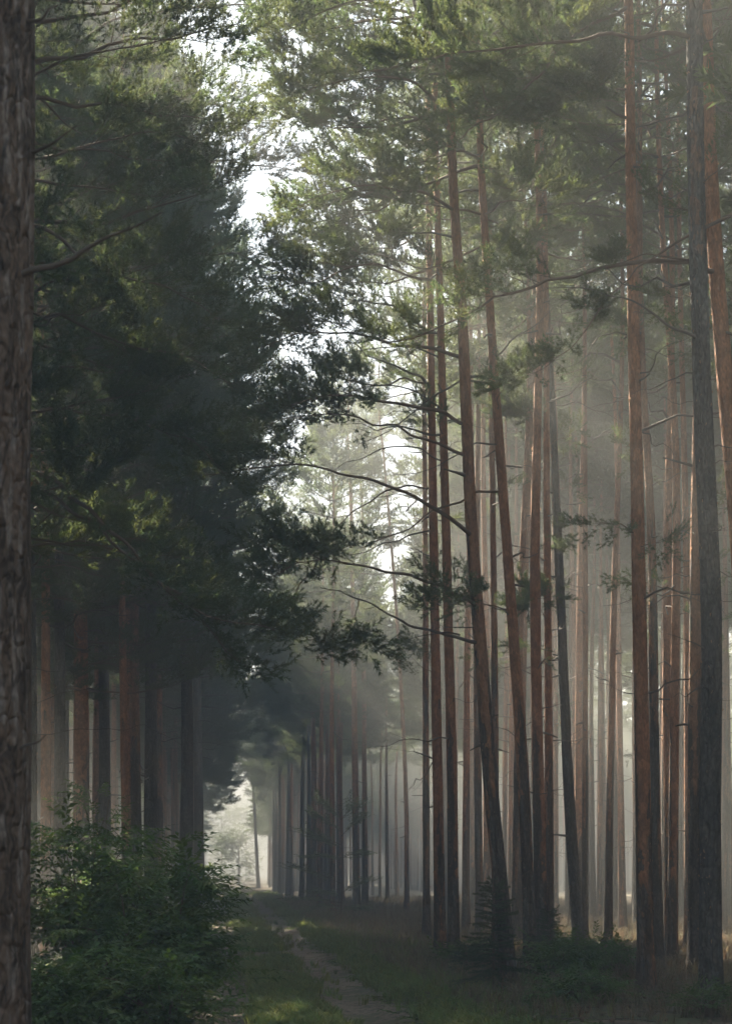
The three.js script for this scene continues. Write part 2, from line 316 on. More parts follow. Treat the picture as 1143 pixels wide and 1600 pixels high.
  if (!s.far) {                                            // paper-thin flakes of loose bark
    const list = [];
    for (let k = 0; k < (s.flakes ?? 520); k++) {
      const h = rr(0.8, Math.min(H * 0.75, 15)), o = onTrunk(h), az = rr(0, 6.283), d = V(Math.cos(az), 0, Math.sin(az)), m = new THREE.Matrix4().makeBasis(V(-d.z, 0, d.x), V(0, 1, 0), d);
      m.multiply(new THREE.Matrix4().makeRotationFromEuler(new THREE.Euler(rr(-0.3, 0.3), rr(-1.1, 0.1), rr(-0.6, 0.6)))); const k2 = rr(0.01, 0.028); m.scale(V(k2, k2 * rr(1, 2.2), k2)); m.setPosition(o.p.clone().addScaledVector(d, o.r * 0.97)); list.push(m);
    }
    scatter('bark_flakes', flakeGeo, flakeMat, list, t);
  }
  return t;
}

// ------------------------------------------------------------------ ground and track
function axis(lo, hi, fineLo, fineHi, fine) {               // fine steps in the middle, growing steps outside
  const a = []; for (let x = fineLo; x <= fineHi + 1e-6; x += fine) a.push(x);
  for (let s = fine, x = fineHi; x < hi;) { s *= 1.35; x += s; a.push(Math.min(x, hi)); }
  for (let s = fine, x = fineLo; x > lo;) { s *= 1.35; x -= s; a.unshift(Math.max(x, lo)); }
  return a;
}
const litter = dataTex(1024, 1024, (u, v) => {
  const n = fbm(u * 8, v * 8, 61, 8, 8, 5), f = fbm(u * 90, v * 90, 63, 90, 90, 2), st = fbm(u * 160, v * 30, 66, 160, 30, 2), m = smooth(fbm(u * 6, v * 6, 71, 6, 6, 5), 0.5, 0.6);
  let c = mix3([0.11, 0.074, 0.05], [0.2, 0.14, 0.09], n); c = mix3(c, [0.06, 0.085, 0.03], m * 0.75);
  const k = 0.45 + 0.65 * f + 0.45 * st; return [c[0] * k, c[1] * k, c[2] * k];
}, true, 0.22, 0.22);
const dirt = dataTex(1024, 1024, (u, v) => {
  const n = fbm(u * 6, v * 6, 81, 6, 6, 5), f = fbm(u * 120, v * 120, 83, 120, 120, 2), l = smooth(fbm(u * 60, v * 60, 87, 60, 60, 3), 0.58, 0.66), g = smooth(fbm(u * 9, v * 9, 89, 9, 9, 5), 0.54, 0.62);
  let c = mix3([0.14, 0.098, 0.07], [0.25, 0.19, 0.14], n); c = mix3(c, [0.06, 0.04, 0.03], l); c = mix3(c, [0.06, 0.075, 0.03], g * 0.6);
  const k = 0.6 + 0.75 * f; return [c[0] * k, c[1] * k, c[2] * k];
}, true, 0.25, 0.25);
const roughBump = dataTex(512, 512, (u, v) => fbm(u * 24, v * 24, 95, 24, 24, 5), false, 0.5, 0.5);
function sheet(name, xs, zs, yf, mat) {
  const pos = [], uv = [], idx = [], w = xs.length;
  zs.forEach((z) => xs.forEach((x0) => { const x = typeof x0 === 'function' ? x0(z) : x0; pos.push(x, yf(x, z), z); uv.push(x, z); }));
  for (let i = 0; i < zs.length - 1; i++) for (let j = 0; j < w - 1; j++) { const n = i * w + j; idx.push(n, n + w, n + 1, n + 1, n + w, n + w + 1); }
  const g = new THREE.BufferGeometry(); g.setAttribute('position', new THREE.Float32BufferAttribute(pos, 3)); g.setAttribute('uv', new THREE.Float32BufferAttribute(uv, 2)); g.setIndex(idx); g.computeVertexNormals();
  const m = mesh(name, g, mat, scene); m.userData.kind = 'structure'; return m;
}
const TRACK = 1.6;
sheet('forest_floor', axis(-150, 150, -16, 16, 0.22), axis(-700, 70, -80, -8, 0.3).reverse().map((z) => z).sort((a, b) => a - b),
  (x, z) => groundY(x, z) - 0.14 * (1 - smooth(Math.abs(x - roadX(-z)), TRACK - 0.35, TRACK - 0.1)) - 0.0, new THREE.MeshStandardMaterial({ map: litter, bumpMap: roughBump, bumpScale: 0.02, roughness: 1 })).userData.label = 'brown needle litter and moss under the pines';
const tx = []; for (let k = 0; k <= 22; k++) { const o = lerp(-TRACK, TRACK, k / 22), e = Math.abs(k - 11) === 11; tx.push((z) => roadX(-z) + o + (e ? (fbm(3 + k, z * 0.7, 14) - 0.5) * 0.5 : 0)); }
const tz = axis(-420, 12, -70, -8, 0.3).sort((a, b) => a - b);
const track = sheet('forest_track', tx, tz, (x, z) => { const o = Math.abs(x - roadX(-z)); return groundY(x, z) + (o > TRACK - 0.3 ? -0.06 * smooth(o, TRACK - 0.28, TRACK - 0.05) : 0.004) + (fbm(x * 1.6, z * 1.6, 15) - 0.5) * 0.02; }, new THREE.MeshStandardMaterial({ map: dirt, bumpMap: roughBump, bumpScale: 0.012, roughness: 1 }));
track.userData.label = 'sandy two-rut forest track with a grassy middle';

// ------------------------------------------------------------------ the pines one can tell apart
const RIGHTROAD = Math.PI;                                   // azimuth towards the left of the picture
const heroes = [
  { px: [[-8, 1900], [-4, 1500], [-2, 1000], [4, 500], [12, 0]], d: 8.6, w: 0.36, bark: 'near', H: 21, crown: [10, 2.6, 0.6], per: 5, dead: 2, flakes: 60, label: 'thick rough-barked pine trunk cut by the left picture edge, nearest and out of focus',
    own: [[[[40, 445], [85, 415, 0.1], [130, 392, 0.1], [190, 362, 0.15], [252, 332, 0.2]], 0.024, { dead: true, bare: true, twigs: 2, from: 0.7, twigLen: 0.12 }], [[[40, 245], [80, 225, 0.1], [120, 196, 0.1]], 0.017, { dead: true, bare: true, twigs: 1, twigLen: 0.1 }], [[[45, 45], [65, 30, 0.1], [92, 8, 0.1]], 0.018, { dead: true, bare: true, twigs: 1, twigLen: 0.1 }], [[[20, 1170], [45, 1163, 0.12], [72, 1148, 0.16]], 0.017, { dead: true, bare: true, twigs: 1, from: 0.5, twigLen: 0.1, pale: true }]] },
  { px: [[24, 1566], [30, 1000], [26, 500], [20, 0]], d: 20, w: 0.26, bark: 'brown', H: 20, crown: [5.6, 2.7, 0.45], per: 4, low: [12.6, 0.78, 0.7], dead: 6, leaf: 1, tint: 0.9, toward: 0.2, label: 'dense dark pine behind the blurred near trunk, its long drooping branches hanging over the shrubs',
    own: [
      [[[40, 735], [90, 752, 0.3], [140, 795, 0.5], [200, 850, 0.7], [255, 915, 0.8], [305, 952, 0.9], [360, 972, 0.8], [430, 985, 0.6]], 0.036, { twigs: 18, twigLen: 0.2, from: 0.4, thick: 1 }],
      [[[40, 765], [85, 775, 0.0], [150, 815, 0.1], [215, 880, 0.2], [280, 940, 0.3], [330, 985, 0.3], [385, 1040, 0.2]], 0.028, { twigs: 16, twigLen: 0.22, from: 0.45 }],
      [[[40, 355], [95, 372, 0.5], [150, 412, 0.8], [210, 438, 1.0], [280, 460, 1.1], [340, 500, 1.1]], 0.03, { twigs: 16, twigLen: 0.26, from: 0.35, thick: 1 }],
      [[[30, 500], [90, 490, 0.3], [150, 520, 0.5], [220, 545, 0.6], [300, 560, 0.5], [360, 600, 0.5]], 0.026, { twigs: 18, twigLen: 0.26, from: 0.3, thick: 1 }],
      [[[30, 660], [110, 640, -0.3], [190, 650, -0.4], [270, 680, -0.5], [350, 740, -0.5]], 0.024, { twigs: 18, twigLen: 0.28, from: 0.3, thick: 1 }],
      [[[30, 250], [110, 235, -0.2], [190, 215, -0.4], [270, 210, -0.5], [330, 230, -0.6]], 0.024, { twigs: 18, twigLen: 0.28, from: 0.3, thick: 1 }],
      [[[30, 130], [110, 90, 0.3], [190, 75, 0.5], [270, 60, 0.6], [340, 70, 0.7]], 0.024, { twigs: 18, twigLen: 0.26, from: 0.3, thick: 1 }],
      [[[30, 860], [100, 850, -0.5], [180, 860, -0.8], [250, 890, -1], [320, 910, -1]], 0.02, { twigs: 16, twigLen: 0.28, from: 0.35, thick: 1 }],
      [[[30, 1050], [75, 1049, 0.3], [108, 1047, 0.3], [122, 1053, 0.3]], 0.008, { dead: true, bare: true, twigs: 2, twigLen: 0.2 }],
      [[[30, 1115], [60, 1098, 0.2], [95, 1083, 0.3], [152, 1073, 0.4]], 0.008, { dead: true, bare: true, twigs: 2, twigLen: 0.15 }],
      [[[28, 1160], [75, 1148, 0.2], [150, 1140, 0.4], [195, 1141, 0.4], [224, 1131, 0.4], [256, 1148, 0.4], [285, 1165, 0.4]], 0.007, { dead: true, bare: true, twigs: 3, twigLen: 0.12 }],
    ] },
  { px: [[290, 1452], [292, 1100], [283, 700], [270, 300]], d: 46, w: 0.40, bark: 'grey', H: 21, crown: [7.2, 2.5, 0.65], per: 4, dead: 9, toward: 0, leaf: 0.75, label: 'broad dark pine at the left verge, last trunk before the bright end of the track',
    own: [[[[292, 1010], [330, 1000, 0.5], [370, 1020, 0.8], [410, 1060, 1]], 0.03, { thick: 1, twigs: 14 }], [[[285, 700], [330, 660, 0.5], [390, 650, 1], [440, 690, 1.2]], 0.035, { thick: 1, twigs: 14 }], [[[280, 480], [330, 440, 0.3], [385, 430, 0.3], [425, 455, 0.6]], 0.03, { thick: 1, twigs: 14 }], [[[275, 330], [300, 270, 0.3], [350, 205, 0.5], [430, 188, 0.5], [520, 172, 0.8]], 0.035, { thick: 1, twigs: 14, from: 0.3 }], [[[296, 1130], [320, 1126, 0.2], [350, 1140, 0.3]], 0.012, { dead: true, bare: true, twigs: 5 }], [[[296, 1165], [325, 1160, 0.2], [368, 1168, 0.3]], 0.012, { dead: true, bare: true, twigs: 6 }]] },
  { px: [[312, 1432], [308, 1100], [300, 700]], d: 56, w: 0.36, bark: 'grey', H: 21, crown: [9.6, 2.4, 0.7], per: 4, dead: 3, leaf: 0.7, label: 'dark pine close behind the broad left verge pine, showing at its right edge' },
  { px: [[236, 1462], [236, 1100], [236, 700]], d: 40, w: 0.36, bark: 'grey', H: 20, crown: [6.4, 2.6, 0.5], per: 4, dead: 9, leaf: 0.8, toward: 0, label: 'shaded grey pine rising from the shrubs beside a pale gap in the left stand' },
  { px: [[203, 1470], [203, 1100], [200, 700]], d: 38, w: 0.34, bark: 'orange', H: 20, crown: [8.6, 2.6, 0.5], per: 4, dead: 9, leaf: 0.8, toward: 0, label: 'widest reddish brown pine of the left stand, standing clear above the shrubs' },
  { px: [[128, 1480], [128, 1100], [122, 700]], d: 35, w: 0.36, bark: 'orange', H: 20, crown: [5.4, 2.6, 0.5], per: 4, dead: 9, leaf: 0.8, toward: 0, label: 'reddish brown pine of the left stand behind the thin dead twig' },
  { px: [[94, 1490], [94, 1100], [92, 700]], d: 33, w: 0.27, bark: 'grey', H: 17, crown: [7.6, 2.4, 0.5], per: 4, dead: 9, leaf: 0.8, toward: 0, label: 'dark grey pine between two reddish trunks near the left picture edge' },
  { px: [[72, 1500], [72, 1100], [70, 700]], d: 30, w: 0.20, bark: 'orange', H: 16.5, crown: [6.8, 2.4, 0.55], per: 4, dead: 9, leaf: 0.8, label: 'thin reddish pine just right of the blurred near trunk' },
  { px: [[48, 1514], [50, 1100], [46, 700]], d: 27, w: 0.2, bark: 'grey', H: 15.5, crown: [6, 2.8, 0.5], per: 4, low: [15.5, 0.9, 0.7], dead: 3, leaf: 0.8, tint: 0.9, label: 'dark pine mostly hidden by the blurred near trunk, second behind it',
    own: [[[[46, 340], [150, 290, 0.3], [250, 262, 0.5], [350, 250, 0.6], [440, 262, 0.8]], 0.035, { twigs: 20, twigLen: 0.2, from: 0.45 }], [[[46, 480], [160, 425, -0.3], [280, 392, -0.5], [370, 395, -0.7], [430, 425, -0.8]], 0.033, { twigs: 20, twigLen: 0.2, from: 0.4 }], [[[46, 80], [180, 30, 0.4], [300, 12, 0.6], [390, 8, 0.8], [450, 30, 0.9]], 0.033, { twigs: 20, twigLen: 0.2, from: 0.4 }], [[[46, 250], [160, 190, -0.6], [260, 160, -0.9], [340, 165, -1.2], [400, 185, -1.4]], 0.03, { twigs: 18, twigLen: 0.2, from: 0.4 }], [[[46, 600], [180, 560, -0.5], [300, 525, -0.8], [380, 520, -1], [440, 545, -1.2]], 0.03, { twigs: 18, twigLen: 0.2, from: 0.4 }]] },
  { px: [[165, 1476], [163, 1100], [160, 700]], d: 42, w: 0.34, bark: 'grey', H: 20, crown: [9, 2.4, 0.55], per: 4, dead: 9, leaf: 0.8, label: 'shaded dark pine between the two reddish brown trunks of the left stand' },

  { px: [[1110, 1588], [1108, 1300], [1111, 1000], [1098, 650], [1087, 300], [1084, 0]], tufts: 3, d: 18.5, w: 0.249, bark: 'grey', H: 26.5, crown: [12.9, 2.4, 0.7425], leaf: 0.6, dead: 24, toward: RIGHTROAD, stubs: 0.35, label: 'thick grey-blue pine trunk rooted in the lower right corner',
    own: [[[[1080, 530], [1045, 510, 0.3], [983, 468, 0.5], [923, 452, 0.6], [853, 450, 0.6]], 0.02, { dead: true, bare: true, twigs: 9, twigLen: 0.16 }], [[[1098, 1020], [1070, 1000, 0.2], [1040, 990, 0.3]], 0.011, { dead: true, bare: true, twigs: 3 }], [[[1110, 1100], [1127, 1094, 0.3], [1150, 1092, 0.5]], 0.006, { dead: true, bare: true, twigs: 2, twigLen: 0.2 }],
      [[[1083, 60], [994, 60, 0.3], [910, 63, 0.5], [805, 73, 0.7], [700, 84, 0.8], [622, 88, 0.9]], 0.03, { twigs: 22, twigLen: 0.2, from: 0.42, thick: 2, flat: 1.1 }]] },
  { px: [[1086, 1530], [1084, 1300], [1086, 900], [1092, 400]], tufts: 3, d: 24.5, w: 0.207, bark: 'brown', H: 20, crown: [13.1, 2.4, 0.7425], leaf: 0.6, dead: 16, label: 'brown pine tucked behind the thick grey-blue trunk, its left edge sunlit' },
  { px: [[1200, 1585], [1176, 1200], [1153, 842], [1114, 363], [1100, 0]], tufts: 3, d: 19, w: 0.241, bark: 'orange', H: 21, crown: [12.9, 2.4, 0.7425], leaf: 0.6, dead: 16, toward: RIGHTROAD, label: 'leaning orange-brown pine cut by the right picture edge',
    own: [[[[1122, 425], [1080, 408, 0.3], [1028, 407, 0.5], [930, 421, 0.8], [858, 436, 1.0], [805, 457, 1.1], [753, 478, 1.2], [700, 504, 1.3], [648, 528, 1.3], [595, 536, 1.3]], 0.034, { twigs: 26, twigLen: 0.13, from: 0.5, thick: 1, flat: 1.1, k: 0.8 }],
      [[[1150, 332], [1059, 377, 0.6], [993, 419, 0.8], [965, 450, 0.9], [944, 484, 0.9], [925, 480, 0.9]], 0.026, { twigs: 8, twigLen: 0.09, from: 0.86, thick: 1, flat: 1.4, free: true, k: 0.65 }],
      [[[1085, 408, 0.35], [1030, 400, 0.6], [985, 405, 0.7], [955, 418, 0.75]], 0.018, { twigs: 8, twigLen: 0.16, from: 0.82, thick: 1, flat: 1.4, free: true, k: 0.6 }],
      [[[965, 450, 0.9], [925, 500, 1.0], [890, 545, 1.1], [850, 575, 1.1], [805, 592, 1.1]], 0.012, { twigs: 12, twigLen: 0.22, from: 0.5, thick: 1, free: true, k: 0.75 }]] },
  { px: [[1009, 1558], [1003, 1200], [996, 850], [985, 300], [981, 0]], tufts: 3, d: 21.3, w: 0.207, bark: 'orange', H: 20, crown: [13.1, 2.4, 0.7], leaf: 0.6, dead: 18, toward: RIGHTROAD, label: 'straight brown pine with brightly lit left edge, standing alone before the sunny grass',
    own: [[[[983, 10], [940, 30, 0.3], [874, 73, 0.6], [826, 131, 0.8], [769, 184, 0.9], [716, 220, 1], [658, 257, 1]], 0.028, { twigs: 20, twigLen: 0.22, from: 0.35, thick: 2, flat: 0.9 }], [[[984, 140], [950, 128, 0.3], [915, 140, 0.5], [890, 150, 0.6]], 0.016, { twigs: 12, twigLen: 0.3, from: 0.35, thick: 3, flat: 1 }]] },
  { px: [[1028, 1514], [1022, 1200], [1017, 850], [1000, 500]], tufts: 3, d: 27, w: 0.166, bark: 'brown', H: 19, crown: [13.1, 2.4, 0.81], leaf: 0.6, dead: 14, label: 'slim dark pine half hidden behind the straight brown pine, right of it' },
  { px: [[1049, 1508], [1053, 1100], [1055, 720], [1031, 300], [1025, 0]], tufts: 3, d: 28, w: 0.174, bark: 'orange', H: 19, crown: [13.6, 2.4, 0.7425], leaf: 0.6, dead: 14, toward: RIGHTROAD, label: 'gently curved reddish pine between the straight brown pine and the thick grey-blue trunk',
    own: [[[[1031, 370], [1000, 350, 0.2], [958, 338, 0.3], [888, 331, 0.4], [818, 337, 0.6], [740, 347, 0.6]], 0.022, { dead: true, bare: true, twigs: 14, twigLen: 0.2 }], [[[1034, 560], [1010, 545, 0.2], [960, 560, 0.3]], 0.013, { dead: true, bare: true, twigs: 8 }]] },
  { px: [[906, 1490], [888, 1240], [871, 850], [860, 600], [843, 300], [836, 0]], tufts: 3, d: 32, w: 0.224, bark: 'grey', H: 20, crown: [14.1, 2.4, 0.81], leaf: 0.6, dead: 16, label: 'dark grey pine leaning left, its foot in the green undergrowth',
    own: [[[[868, 632], [900, 628, 0.2], [945, 645, 0.3], [985, 670, 0.3]], 0.014, { dead: true, bare: true, twigs: 6 }], [[[888, 1155], [903, 1142, 0.1], [917, 1130, 0.2]], 0.012, { dead: true, bare: true, twigs: 1, twigLen: 0.1 }]] },
  { px: [[858, 1495], [856, 1100], [854, 850], [850, 300]], tufts: 3, d: 31, w: 0.166, bark: 'orange', H: 20, crown: [13.1, 2.4, 0.81], leaf: 0.6, dead: 16, label: 'slim orange pine lit along both edges, just left of the leaning dark grey pine',
    own: [[[[852, 680], [835, 655, 0.1], [812, 645, 0.2], [790, 650, 0.2]], 0.013, { twigs: 12, twigLen: 0.4, from: 0.25, thick: 2 }], [[[855, 900], [840, 893, 0.1], [812, 895, 0.2]], 0.012, { dead: true, bare: true, twigs: 3 }], [[[855, 970], [838, 940, 0.2], [820, 945, 0.3]], 0.01, { twigs: 10, twigLen: 0.5, from: 0.2, thick: 2 }]] },
  { px: [[830, 1523], [818, 1240], [791, 850], [766, 500], [753, 300], [742, 0]], tufts: 3, d: 25.5, w: 0.187, bark: 'orange', H: 20, crown: [11.6, 2.7, 0.65], leaf: 0.75, dead: 16, toward: RIGHTROAD, stubs: 0.6, label: 'slender reddish pine leaning left, in front of the small spruce',
    own: [[[[770, 600], [720, 594, 0.3], [690, 612, 0.5], [650, 640, 0.7], [610, 672, 0.9], [560, 694, 1]], 0.02, { twigs: 12, twigLen: 0.18, thick: 1, from: 0.5, bare: true, dead: true }], [[[776, 695], [740, 693, 0.3], [700, 718, 0.5], [655, 738, 0.6], [610, 742, 0.7]], 0.016, { dead: true, bare: true, twigs: 8, twigLen: 0.2 }],
      [[[781, 768], [740, 769, 0.2], [700, 790, 0.4], [640, 826, 0.6], [580, 848, 0.7], [520, 864, 0.8], [470, 890, 0.9]], 0.022, { twigs: 10, twigLen: 0.14, from: 0.6 }], [[[770, 560], [800, 530, -0.2], [840, 505, -0.4], [865, 480, -0.5]], 0.016, { dead: true, bare: true, twigs: 6 }], [[[757, 380], [720, 400, 0.3], [660, 420, 0.5], [600, 400, 0.8], [545, 390, 1]], 0.02, { twigs: 14, twigLen: 0.22, thick: 1 }],
      [[[750, 250], [700, 240, 0.4], [640, 260, 0.6], [580, 300, 0.8], [530, 320, 0.8]], 0.022, { twigs: 16, twigLen: 0.26, thick: 1 }], [[[745, 120], [690, 100, 0.4], [620, 120, 0.6], [560, 160, 0.9], [500, 190, 0.9]], 0.022, { twigs: 16, twigLen: 0.26, thick: 1 }]] },
  { px: [[796, 1546], [783, 1400], [767, 1240], [753, 1050], [738, 850], [728, 650], [722, 500], [708, 300], [698, 0]], d: 22, w: 0.195, bark: 'brown', H: 19, crown: [11.6, 2.7, 0.65], leaf: 0.75, dead: 16, toward: RIGHTROAD, stubs: 0.75, label: 'curving brown pine with long bare branches reaching left over the track',
    own: [
      [[[738, 838], [726, 828, 0.15], [680, 796, 0.3], [640, 772, 0.5], [575, 748, 0.7], [510, 733, 0.9], [430, 728, 1.0], [370, 735, 1.0], [320, 742, 1.0]], 0.034, { twigs: 14, twigLen: 0.15, from: 0.6, thick: 1 }],
      [[[744, 950], [731, 937, 0.1], [690, 915, 0.2], [640, 898, 0.4], [585, 888, 0.5], [540, 880, 0.6], [500, 874, 0.6], [460, 880, 0.7], [415, 905, 0.7]], 0.032, { twigs: 16, twigLen: 0.2, from: 0.55, thick: 1 }],
      [[[500, 874, 0.6], [468, 858, 0.7], [440, 852, 0.8], [418, 851, 0.8]], 0.012, { twigs: 6, twigLen: 0.3, free: true }],
      [[[495, 876, 0.6], [470, 910, 0.6], [455, 950, 0.6], [470, 990, 0.5], [500, 1010, 0.5]], 0.012, { twigs: 14, twigLen: 0.3, from: 0.2, thick: 1, free: true }],
      [[[748, 1008], [733, 1002, 0.1], [690, 990, 0.2], [640, 978, 0.3], [600, 956, 0.4], [560, 936, 0.5], [530, 923, 0.5], [500, 918, 0.5]], 0.028, { twigs: 9, twigLen: 0.13, from: 0.55, bare: true, dead: true }],
      [[[560, 936, 0.5], [555, 960, 0.5], [562, 985, 0.5], [570, 1005, 0.5]], 0.008, { twigs: 8, twigLen: 0.45, from: 0.3, thick: 1, free: true }],
      [[[718, 992, 0.15], [680, 990, 0.3], [638, 999, 0.5]], 0.014, { dead: true, bare: true, twigs: 3, twigLen: 0.08, free: true }],
      [[[728, 664], [700, 648, 0.1], [660, 638, 0.3], [600, 628, 0.5], [540, 618, 0.7], [480, 625, 0.8], [410, 640, 0.9]], 0.03, { twigs: 20, twigLen: 0.22, from: 0.45, thick: 1 }],
      [[[730, 712], [711, 706, 0.1], [670, 688, 0.2], [620, 664, 0.2], [560, 652, 0.2], [480, 650, 0.2], [420, 665, 0.2]], 0.024, { twigs: 18, twigLen: 0.2, from: 0.5, thick: 1 }],
      [[[724, 560], [680, 545, -0.2], [620, 540, -0.3], [550, 520, -0.4], [470, 520, -0.5], [400, 545, -0.5]], 0.028, { twigs: 22, twigLen: 0.24, from: 0.4, thick: 1 }],
      [[[722, 470], [680, 440, 0.2], [610, 420, 0.5], [540, 420, 0.7], [460, 440, 0.8]], 0.026, { twigs: 20, twigLen: 0.26, from: 0.4, thick: 1 }],
      [[[712, 330], [660, 300, 0.2], [590, 290, 0.5], [520, 300, 0.7], [455, 330, 0.8]], 0.026, { twigs: 20, twigLen: 0.26, from: 0.4, thick: 1 }],
      [[[704, 170], [650, 130, 0.2], [590, 120, 0.4], [520, 130, 0.5], [460, 170, 0.6]], 0.026, { twigs: 20, twigLen: 0.28, from: 0.35, thick: 1 }],
      [[[700, 60], [640, 20, 0.2], [570, 0, 0.4], [500, 20, 0.5], [440, 60, 0.6]], 0.026, { twigs: 18, twigLen: 0.28, from: 0.35, thick: 1 }],
      [[[752, 930], [730, 925, 0.5], [705, 938, 0.8], [690, 950, 0.9]], 0.008, { twigs: 9, twigLen: 0.45, from: 0.2, thick: 1 }],
    ] },
  { px: [[688, 1497], [683, 1200], [677, 850], [672, 500], [668, 200]], tufts: 3, d: 30.4, w: 0.207, bark: 'orange', H: 20, crown: [12.6, 2.3, 0.75], per: 3, leaf: 0.6, dead: 18, toward: RIGHTROAD, label: 'reddish pine on the right verge, left one of two standing close together',
    own: [[[[676, 762], [640, 758, 0.2], [600, 768, 0.4], [550, 800, 0.6], [520, 830, 0.7], [480, 866, 0.8], [430, 893, 0.8]], 0.02, { twigs: 10, twigLen: 0.12, from: 0.6 }], [[[678, 828], [640, 836, 0.2], [600, 848, 0.4], [540, 868, 0.6], [500, 886, 0.7]], 0.018, { dead: true, bare: true, twigs: 8, twigLen: 0.15 }], [[[678, 870], [650, 858, 0.1], [612, 857, 0.2]], 0.013, { dead: true, bare: true, twigs: 3, twigLen: 0.1 }], [[[672, 600], [630, 590, 0.2], [570, 600, 0.4], [510, 590, 0.6], [455, 600, 0.6]], 0.024, { twigs: 20, twigLen: 0.26, from: 0.4 }], [[[673, 520], [620, 480, 0.2], [560, 470, 0.3], [500, 490, 0.3], [450, 520, 0.3]], 0.024, { twigs: 20, twigLen: 0.26, from: 0.35 }], [[[671, 400], [610, 360, -0.2], [550, 350, -0.3], [480, 370, -0.4], [440, 400, -0.4]], 0.024, { twigs: 20, twigLen: 0.28, from: 0.3 }]] },
  { px: [[708, 1512], [706, 1240], [698, 900], [688, 500], [680, 200]], tufts: 3, d: 28, w: 0.187, bark: 'orange', H: 20, crown: [12.6, 2.3, 0.75], per: 3, leaf: 0.6, dead: 18, toward: RIGHTROAD, label: 'reddish pine on the right verge, right one of two standing close together',
    own: [[[[695, 640], [650, 612, 0.2], [600, 602, 0.4], [540, 616, 0.5], [500, 640, 0.5]], 0.018, { dead: true, bare: true, twigs: 16, twigLen: 0.2 }], [[[697, 722], [660, 702, 0.2], [600, 700, 0.3], [540, 722, 0.4], [500, 748, 0.4]], 0.017, { dead: true, bare: true, twigs: 14, twigLen: 0.18 }], [[[699, 802], [670, 788, 0.1], [620, 772, 0.2], [570, 778, 0.3]], 0.014, { dead: true, bare: true, twigs: 9, twigLen: 0.2 }], [[[693, 560], [640, 540, 0.2], [580, 545, 0.3], [520, 560, 0.4]], 0.018, { dead: true, bare: true, twigs: 16, twigLen: 0.22 }]] },
  { px: [[666, 1470], [665, 1200], [664, 850], [662, 500]], tufts: 3, d: 38, w: 0.166, bark: 'brown', H: 20, crown: [12.6, 2.3, 0.75], per: 3, leaf: 0.6, dead: 12, label: 'thin dark pine edging the paired reddish pines on their left side',
    own: [[[[664, 545], [600, 500, -0.3], [530, 490, -0.6], [460, 510, -0.8]], 0.026, { twigs: 22, twigLen: 0.3, from: 0.3 }], [[[663, 440], [600, 400, 0.2], [530, 380, 0.4], [465, 400, 0.5]], 0.026, { twigs: 22, twigLen: 0.3, from: 0.3 }]] },
  { px: [[635, 1432], [634, 1250], [622, 1000], [611, 850], [600, 720]], d: 58, w: 0.166, bark: 'orange', H: 20.5, crown: [17.2, 1.8, 0.9], leaf: 0.5, dead: 14, stubs: 0.3, label: 'thin crooked pine leaning left alone in the bright haze' },
  { px: [[557, 1423], [552, 1000], [547, 750]], d: 64, w: 0.282, bark: 'orange', H: 21, crown: [17, 2.0, 0.8], leaf: 0.6, dead: 10, label: 'reddish pine on the right verge behind the silvery sapling' },
  { px: [[570, 1419], [568, 1000], [566, 800]], d: 70, w: 0.249, bark: 'orange', H: 21, crown: [17.2, 2.0, 0.8], leaf: 0.6, dead: 10, label: 'brown pine touching the reddish sapling-side pine on its right' },
  { px: [[532, 1412], [527, 1000], [525, 850]], d: 76, w: 0.349, bark: 'brown', H: 20.5, crown: [16.5, 2.0, 0.8], leaf: 0.6, dead: 8, label: 'wide dark brown pine left of the silvery sapling on the right verge' },
  { px: [[404, 1376], [392, 1180], [383, 1100]], d: 150, w: 0.349, bark: 'grey', H: 22, crown: [13.1, 2.4, 1.215], leaf: 0.6, dead: 3, far: true, label: 'slanting dark pine beside the bright end of the track, farthest of the right verge row' },
];
heroes.forEach(pine);

// ------------------------------------------------------------------ the pines that only make up the stand
const spots = heroes.map((h) => at(h.px[0][0], h.px[0][1], h.d)).map((p) => [p.x, -p.z]);
const free = (x, d, gap) => spots.every(([a, b]) => (a - x) ** 2 + (b - d) ** 2 > gap * gap);
const CLEAR = [178, 330, 8, 13];                            // clearing at the end of the track: from, to, left and right of it
const MARKS = [[666, 'the thin dark verge pine'], [698, 'the paired reddish pines'], [796, 'the curving brown pine'], [830, 'the slender reddish pine'], [858, 'the slim orange pine'], [906, 'the leaning grey pine'], [1009, 'the straight brown pine'], [1049, 'the curved reddish pine'], [1110, 'the thick grey-blue trunk']];
function between(px, bark, what) {                            // a label by tone and by the two nearer trunks that it stands between
  const k = MARKS.findIndex(([x]) => x > px), a = MARKS[k < 0 ? MARKS.length - 1 : k - 1]?.[1], b = k < 0 ? null : MARKS[k][1];
  return `${bark} ${what}, ` + (a && b ? `between ${a} and ${b}` : a ? `right of ${a}` : `left of ${b}`);
}
const SX = Math.sin(SUN_AZ), SD = Math.cos(SUN_AZ);          // the sun's heading over the ground
const lane = (x, d) => [[-1.5, 17, 1.8], [-2.9, 45, 1.5]].some(([a, b, w]) => { const u = (x - a) * SX + (d - b) * SD; return u > 6 && u < 45 && Math.abs((x - a) * SD - (d - b) * SX) < w; });   // thin places of the left wood that let sun through to the track
const tall = (px, d) => (d < 46 ? rr(18, 22) : d < 60 ? rr(17, 19.5) : px > 830 || px < 330 ? rr(16.5, 19.5) : d < 75 ? rr(15, 16.5) : rr(12, 14.5));   // lower pines further back
const gap = (x, d) => d > 40 && d < 78 && x < 2.4 + 0.03 * (d - 40);   // an opening in the stand, from where the sun comes in
